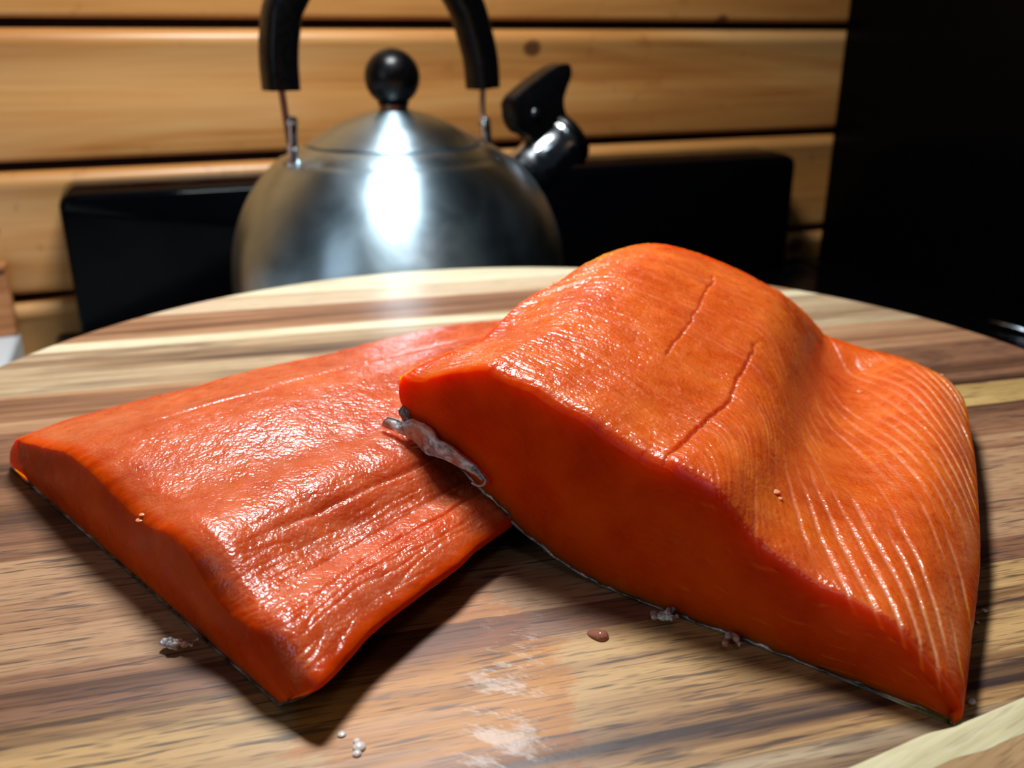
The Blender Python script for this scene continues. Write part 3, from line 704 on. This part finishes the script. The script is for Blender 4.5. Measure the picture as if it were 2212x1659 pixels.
# grey skin flap hanging from the left corner of the thick fillet
def flap(name, up, lo, dn, mat, parent, thick=0.0005, seed=0):
    n = 60; m = 10
    Pn = Pa + nA * dn
    U_ = spline([onplane(x, y, Pn, nA) for x, y in up], n); L_ = spline([onplane(x, y, Pn + nA * 0.0006, nA) for x, y in lo], n)
    w = np.linspace(0, 1, m)[None, :, None]
    G = U_[:, None] * (1 - w) + L_[:, None] * w
    ii, jj = np.meshgrid(np.arange(n), np.arange(m), indexing='ij')
    G = G + nA * (0.0009 * np.sin(np.pi * np.linspace(0, 1, m))[None, :, None] + 0.0012 * fbm(ii * 0.22 + seed, jj * 0.5, 3)[..., None])
    Bk = G - nA * thick
    V = np.vstack([G.reshape(-1, 3), Bk.reshape(-1, 3)]); N = n * m
    F1 = grid_faces(n, m, 0); F2 = grid_faces(n, m, N, True)
    rim = []
    b = [i * m for i in range(n)] + [(n - 1) * m + j for j in range(1, m)] + [i * m + m - 1 for i in range(n - 2, -1, -1)] + [j for j in range(m - 2, 0, -1)]
    for k in range(len(b)): rim.append((b[k], b[(k + 1) % len(b)], b[(k + 1) % len(b)] + N, b[k] + N))
    return mesh(name, V, np.vstack([F1, F2, np.array(rim)]), mat, parent)
fm = NT('torn_skin')
_v = fm.coords(); _n = fm.noise(_v, 420, 4, 0.6, 0.8); _n2 = fm.noise(_v, 140, 2)
fm.set(Base_Color=fm.mix(fm.ramp(_n2, [(0.50, 0.0), (0.64, 0.7)]), fm.ramp(_n, [(0.35, rgb('6c686c')), (0.5, rgb('a8a6a6')), (0.65, rgb('dcdad6'))]), rgb('b0653a')), Roughness=0.22,
       Normal=fm.bump(_n, 0.7, 0.0008), Coat_Weight=0.5, Coat_Roughness=0.08, Subsurface_Weight=0.3, Subsurface_Radius=(1, .5, .3), Subsurface_Scale=0.001)
o = flap('skin_flap', [(838, 900), (858, 908), (870, 912), (884, 906), (913, 916), (931, 929), (947, 950), (967, 960), (990, 977), (1021, 1003), (1046, 1030)],
     [(824, 921), (844, 927), (866, 937), (891, 951), (918, 980), (938, 986), (967, 997), (990, 1008), (1010, 1018), (1028, 1028), (1044, 1042)], 0.0024, fm.m, fA, seed=1)
o['label'] = 'torn grey skin edge'
o = flap('skin_flap', [(866, 880), (872, 876), (879, 884), (884, 892)], [(864, 892), (868, 906), (876, 912), (888, 908)], 0.0010, skin_m, fA, seed=6)
cp = spline([onplane(x, y, Pa + nA * 0.0024, nA) for x, y in [(1040, 1026), (1049, 1036), (1046, 1046), (1034, 1050), (1019, 1043)]], 24)
V, Fc = tube(cp, np.linspace(0.0005, 0.00025, 24), 8); mesh('skin_shred', V, Fc, fm.m, fA)
# shreds of skin along the foot of each cut
def shred(px, py, k, parent, P=None, rad=0.0005):
    rr = np.random.RandomState(k); c = at(px, py, 0.0014)
    pts = [c + np.array([(q - 2) * 0.0011 + rr.randn() * 0.0006, rr.randn() * 0.0011, abs(rr.randn()) * 0.0005]) for q in range(5)]
    V, Fc = tube(spline(pts, 20), rad * (1 + 0.4 * np.sin(np.arange(20))), 7)
    return mesh('skin_shred', V, Fc, fm.m, parent)
for k, (x, y) in enumerate([(378, 1385), (388, 1392), (402, 1390), (372, 1392)]): shred(x, y, 20 + k, fB, rad=0.0005)
for k, (x, y) in enumerate([(1432, 1325), (1445, 1335), (1425, 1332), (1585, 1388)]): shred(x, y, 40 + k, fA, rad=0.0006)

bead_m = plain('pale_fat', (0.72, 0.26, 0.13, 1), 0.25, Subsurface_Weight=0.5, Subsurface_Radius=(1, .3, .1), Subsurface_Scale=0.002)
def on_flesh(P, px, py):
    pr = project(P); d = (pr[..., 0] - px) ** 2 + (pr[..., 1] - py) ** 2
    i, j = np.unravel_index(np.argmin(d), d.shape); return P[i, j]
for P_, par, lst in ((PA, fA, [(1675, 1062, .0011), (1684, 1076, .0007), (1856, 845, .0009), (1200, 612, .0010), (1186, 622, .0008), (2035, 808, .0007)]), (PB, fB, [(304, 1122, .0010), (306, 1112, .0008), (760, 806, .0007)])):
    for x_, y_, r_ in lst:
        c = on_flesh(P_, x_, y_)
        V, Fc = lathe([(0.0, r_ * 0.3)] + [(r_ * math.sin(a), r_ * 0.3 * math.cos(a)) for a in np.linspace(0.4, 2.74, 7)] + [(0.0, -r_ * 0.3)], c, 16)
        mesh('fat_bead', V, [f[::-1] for f in Fc], bead_m, par)

# ------------------------------------------------------------------ droplets and crumbs on the board
drop_m = NT('fish_juice'); drop_m.set(Base_Color=rgb('f8ece4'), Roughness=0.06, Transmission_Weight=0.45, IOR=1.36); drop_m = drop_m.m
red_drop = NT('reddish_juice'); red_drop.set(Base_Color=rgb('c98a70'), Roughness=0.05, Transmission_Weight=0.6, IOR=1.36); red_drop = red_drop.m
def droplet(px, py, r, label, squash=0.5, tail=None, group=None, m=None):
    c = at(px, py, 0.0002); n = 24
    prof = [(0.0, r * squash)] + [(r * math.sin(a), r * squash * math.cos(a)) for a in np.linspace(0.25, math.pi / 2, 7)] + [(0.0, 0.0)]
    V, Fc = lathe(prof[::-1], (0, 0, 0), n); V = np.array(V)
    if tail is not None:
        tx, ty = tail; l = V[:, 0] * tx + V[:, 1] * ty; V[:, 0] += tx * np.clip(l, 0, 1) * 0.9; V[:, 1] += ty * np.clip(l, 0, 1) * 0.9
        V[:, 2] *= np.where(l > 0, 1 - 0.5 * np.clip(l / r, 0, 1), 1)
    V = V + c
    rt = mesh('juice_droplet', V - c, Fc, m or drop_m); rt.location = tuple(c)
    tag(rt, label, 'droplet', group); return rt
droplet(1298, 1374, 0.0017, 'reddish teardrop of juice on the board below the thick fillet', 0.75, (-0.85, 0.5), m=red_drop)
droplet(776, 1614, 0.0012, 'larger clear droplet near the front edge below the flat fillet', 0.6)
droplet(771, 1601, 0.0007, 'small clear droplet just behind the larger clear one', 0.6)
droplet(771, 1628, 0.0008, 'small clear droplet just in front of the larger clear one', 0.6)
droplet(2127, 1319, 0.0007, 'tiny bright droplet on the dark stave beside the thick fillet', 0.6)
droplet(738, 1586, 0.0008, 'flat droplet in the shadow behind the clear ones', 0.4)
crumb_m = plain('white_crumb', rgb('b8b0b4'), 0.3, Subsurface_Weight=0.3, Subsurface_Scale=0.001)
def crumb(px, py, r, label):
    c = at(px, py, 0.0003); rr = np.random.RandomState(int(px))
    V, Fc = lathe([(0.0, 0.0)] + [(r * math.sin(a), r * 0.9 - r * 0.9 * math.cos(a)) for a in np.linspace(0.4, 2.8, 7)] + [(0.0, r * 1.8)], (0, 0, 0), 12)
    V = np.array(V); V = V * (1 + 0.35 * (rr.rand(len(V), 1) - 0.5)); V[:, 2] = np.maximum(V[:, 2] * 0.7, 0)
    o = mesh('flesh_crumb', V, Fc, crumb_m); o.location = tuple(c); tag(o, label, 'crumb')
crumb(2097, 1519, 0.0008, 'pale crumb in the shadow between the fillet tip and the small board')
crumb(2111, 1346, 0.0004, 'tiny pale crumb beside the right edge of the thick fillet')

# ------------------------------------------------------------------ kettle
kc = np.array([-0.078, 0.62, 0.0]); KF = 0.62
kt = root('kettle', 'brushed steel whistling kettle with black handle on the stove', 'kettle', (kc[0], kc[1], BASE), 0.0)
steel = NT('brushed_steel')
_v = steel.coords((1, 1, 1)); _n = steel.noise(steel.coords((30, 30, 900)), 1.0, 2); _s = steel.noise(_v, 26, 4, 0.6, 0.5); _m = steel.noise(steel.coords((120, 120, 500), (0.4, 0.5, 0)), 1.0, 3)
_r = steel.n('ShaderNodeMapRange', inp={'Value': _s, 'From Min': 0.35, 'From Max': 0.65, 'To Min': 0.33, 'To Max': 0.40}).outputs[0]
_t = steel.n('ShaderNodeTangent', direction_type='RADIAL', axis='Z').outputs[0]
steel.set(Base_Color=steel.ramp(_s, [(0.35, (0.36, 0.48, 0.55, 1)), (0.65, (0.50, 0.63, 0.70, 1))]), Metallic=1.0, Roughness=_r, Anisotropic=0.8, Anisotropic_Rotation=0.25, Tangent=_t,
          Specular_IOR_Level=0.5)
steel = steel.m
polish = plain('polished_steel', (0.62, 0.66, 0.68, 1), 0.16, metal=1.0)
wire_m = plain('copper_brown_wire', (0.30, 0.16, 0.11, 1), 0.35, metal=1.0)
bak = plain('black_bakelite', (0.0012, 0.0012, 0.0015, 1), 0.30, spec=0.22, bscale=300)
def zrow(py, F=KF): return atF(1106, py, F)[2]
prof = [(0.0, BASE + 0.001), (0.090, BASE + 0.001), (0.098, BASE + 0.006), (0.104, BASE + 0.02), (0.1085, -0.065), (0.1105, -0.048), (0.1108, -0.034), (0.1085, -0.012), (0.1045, 0.002), (0.099, 0.015),
        (0.092, 0.0265), (0.083, 0.0375), (0.073, 0.0465), (0.066, 0.0512), (0.0615, 0.0530), (0.0592, 0.0535), (0.0585, 0.0525), (0.0, 0.052)]
pp = spline([(a, b, 0) for a, b in prof[4:15]], 70)[:, :2]
prof = prof[:4] + [tuple(q) for q in pp] + prof[15:]
prof = [(a * 1.03, b) if b < 0.045 else (a, b) for a, b in prof]
V, Fc = lathe(prof, kc, 128); mesh('body', V, Fc, steel, kt, sharp=45)
lid = [(0.0, 0.0538), (0.0572, 0.0538), (0.0578, 0.0548), (0.0565, 0.0558), (0.050, 0.0595), (0.040, 0.0650), (0.028, 0.0702), (0.016, 0.0738), (0.010, 0.0755), (0.0, 0.0757)]
lp = spline([(a, b, 0) for a, b in lid[3:9]], 40)[:, :2]
V, Fc = lathe(lid[:3] + [tuple(q) for q in lp] + lid[9:], kc, 96); ld = mesh('lid', V, Fc, steel, kt, sharp=45)
V, Fc = lathe([(0.0, 0.0757), (0.0095, 0.0757), (0.0095, 0.0785), (0.0, 0.0785)], kc, 32); mesh('knob_collar', V, Fc, wire_m, ld, sharp=40)
kz = 0.0955; kr = 0.0180
V, Fc = lathe([(0.0, 0.0786), (0.0105, 0.0786), (0.0100, 0.0805)] + [(kr * math.sin(a), kz - kr * math.cos(a)) for a in np.linspace(0.62, math.pi - 0.001, 30)], kc, 64)
mesh('knob', V, Fc, bak, ld, sharp=50)
# handle plane
hd = np.array([math.cos(math.radians(38)), math.sin(math.radians(38)), 0])
def HP(px, py):                                      # point of the handle plane (through the kettle axis) seen at a pixel
    n = np.array([hd[1], -hd[0], 0.0]); return onplane(px, py, kc, n)
hl, hr = HP(607, 195), HP(1043, 190)
outer = []
pl, pr = HP(603, 60), HP(1030, 60)
cenx = (hl + hr) / 2
al = float((hl - kc) @ hd); ar = float((hr - kc) @ hd); zl = hl[2]; zr = hr[2]
path = []
pts = [hl, HP(602, 130), HP(604, 70), HP(618, 0)]
ptr = [HP(1000, 0), HP(1024, 70), HP(1038, 130), hr]
ztop = max(pts[-1][2], ptr[0][2]) + 0.045
mid = (pts[-1] + ptr[0]) / 2; 
m1 = pts[-1] * 0.80 + ptr[0] * 0.20; m1[2] = pts[-1][2] + 0.030
m2 = pts[-1] * 0.20 + ptr[0] * 0.80; m2[2] = ptr[0][2] + 0.030
mid[2] = ztop - 0.003
path = spline(pts + [m1, mid, m2] + ptr, 80)
def ribbon(path, wid, thk, side):                    # rounded flat section swept along path
    T = np.gradient(path, axis=0); T /= np.linalg.norm(T, axis=1)[:, None]
    B = side; a = np.linspace(0, 2 * np.pi, 20, endpoint=False); V = []
    for k in range(len(path)):
        N = np.cross(T[k], B)
        ca, sa = np.cos(a), np.sin(a); e = 0.55
        V.append(path[k] + (np.sign(ca) * np.abs(ca) ** e)[:, None] * thk[k] * N + (np.sign(sa) * np.abs(sa) ** e)[:, None] * wid * B)
    V = np.vstack(V); n = 20; m = len(path); Fc = []
    for k in range(m - 1):
        for q in range(n): Fc.append((k * n + q, k * n + (q + 1) % n, (k + 1) * n + (q + 1) % n, (k + 1) * n + q))
    Fc.append(tuple(range(n))[::-1]); Fc.append(tuple((m - 1) * n + q for q in range(n))); return V, Fc
side = np.array([hd[1], -hd[0], 0.0])
thk = np.full(80, 0.0098) + 0.0012 * np.sin(np.linspace(0, np.pi, 80))
V, Fc = ribbon(path, 0.0115, thk, side); hn = mesh('handle', V, Fc, bak, kt, sharp=50)
# brackets and wires
bl = HP(628, 330); brr = HP(1050, 305)
for a_, b_, c_, in ((hl, HP(616, 245), HP(628, 325)), (hr, HP(1042, 240), HP(1047, 300))):
    V, Fc = tube(spline([a_ + np.array([0, 0, 0.004]), b_, c_], 16), 0.0021, 10); mesh('handle_rod', V, Fc, wire_m, kt)
for (x, y, r) in ((627, 262, 0.0034), (628, 318, 0.0030), (1046, 262, 0.0034), (630, 352, 0.0042)):
    c = HP(x, y); V, Fc = lathe([(0.0, -0.004), (r * 0.8, -0.004), (r, -0.003), (r, 0.003), (r * 0.8, 0.004), (0.0, 0.0045)], c, 20, axis=side); mesh('rivet', V, Fc, polish, kt, sharp=50)
for x0, y0, x1, y1 in ((628, 255, 629, 352), (1046, 258, 1050, 318)):
    c0, c1 = HP(x0, y0), HP(x1, y1); ax = (c1 - c0) / np.linalg.norm(c1 - c0); w_ = np.cross(ax, side)
    V = []
    for c in (c0, c1):
        for s1 in (-1, 1):
            for s2 in (-1, 1): V.append(c + w_ * 0.0026 * s1 + side * (0.0034 + 0.0008 * s2))
    o = mesh('bracket', V, [(0, 1, 3, 2), (4, 6, 7, 5), (0, 4, 5, 1), (2, 3, 7, 6), (0, 2, 6, 4), (1, 5, 7, 3)], polish, kt, smooth=False); add_bevel(o, 0.0006)
# spout
sF = KF + 0.052
s0 = atF(1105, 405, sF - 0.012); s1 = atF(1215, 305, sF + 0.012); ax = s1 - s0; Ls = np.linalg.norm(ax)
V, Fc = lathe([(0.0, 0.0), (0.0235, 0.0), (0.0215, 0.004), (0.0185, Ls * 0.35), (0.0183, Ls * 0.9), (0.0196, Ls * 0.93), (0.0196, Ls), (0.0130, Ls), (0.012, Ls * 0.6), (0, Ls * 0.6)], s0, 48, axis=ax)
spo = mesh('spout', V, Fc, polish, kt, sharp=45)
V, Fc = lathe([(0.0, Ls * 1.001), (0.0208, Ls * 1.001), (0.0214, Ls * 1.03), (0.0214, Ls * 1.10), (0.0195, Ls * 1.15), (0.0, Ls * 1.16)], s0, 48, axis=ax)
wc = mesh('whistle_cap', V, Fc, bak, spo, sharp=45)
# thumb lever: outline extruded across the view of the spout
sn = np.cross(ax / Ls, [0, 0, 1.0]); sn /= np.linalg.norm(sn)
if sn[1] > 0: sn = -sn
Pl = (s1 + s0) / 2 + (s1 - s0) * 0.35
def LV(px, py, o_): return onplane(px, py, Pl, sn) + sn * o_
lev = [(1093, 225), (1105, 205), (1140, 176), (1180, 148), (1208, 137), (1221, 142), (1221, 160), (1212, 185), (1205, 210), (1207, 235), (1220, 262), (1250, 298), (1252, 345), (1240, 352), (1225, 300), (1195, 270), (1170, 285), (1150, 306), (1128, 292), (1112, 285), (1098, 262)]
lc = spline([LV(x, y, 0) for x, y in lev + [lev[0]]], 90)[:-1]; n = len(lc); cc = lc.mean(0)
rings = []
for o_, s_ in ((-0.0085, 0.94), (-0.007, 1.0), (0.007, 1.0), (0.0085, 0.94)): rings.append(cc + (lc - cc) * s_ + sn * o_)
V = np.vstack(rings); Fc = []
for k in range(3):
    for q in range(n): Fc.append((k * n + q, k * n + (q + 1) % n, (k + 1) * n + (q + 1) % n, (k + 1) * n + q))
Fc.append(tuple(range(n))[::-1]); Fc.append(tuple(3 * n + q for q in range(n)))
lv = mesh('whistle_lever', V, Fc, bak, spo, sharp=40)
c = LV(1143, 243, 0.0090); V, Fc = lathe([(0.0, -0.001), (0.0035, -0.001), (0.003, 0.0008), (0.0, 0.0014)], c, 20, axis=sn); mesh('pivot_pin', V, Fc, polish, kt, sharp=50)
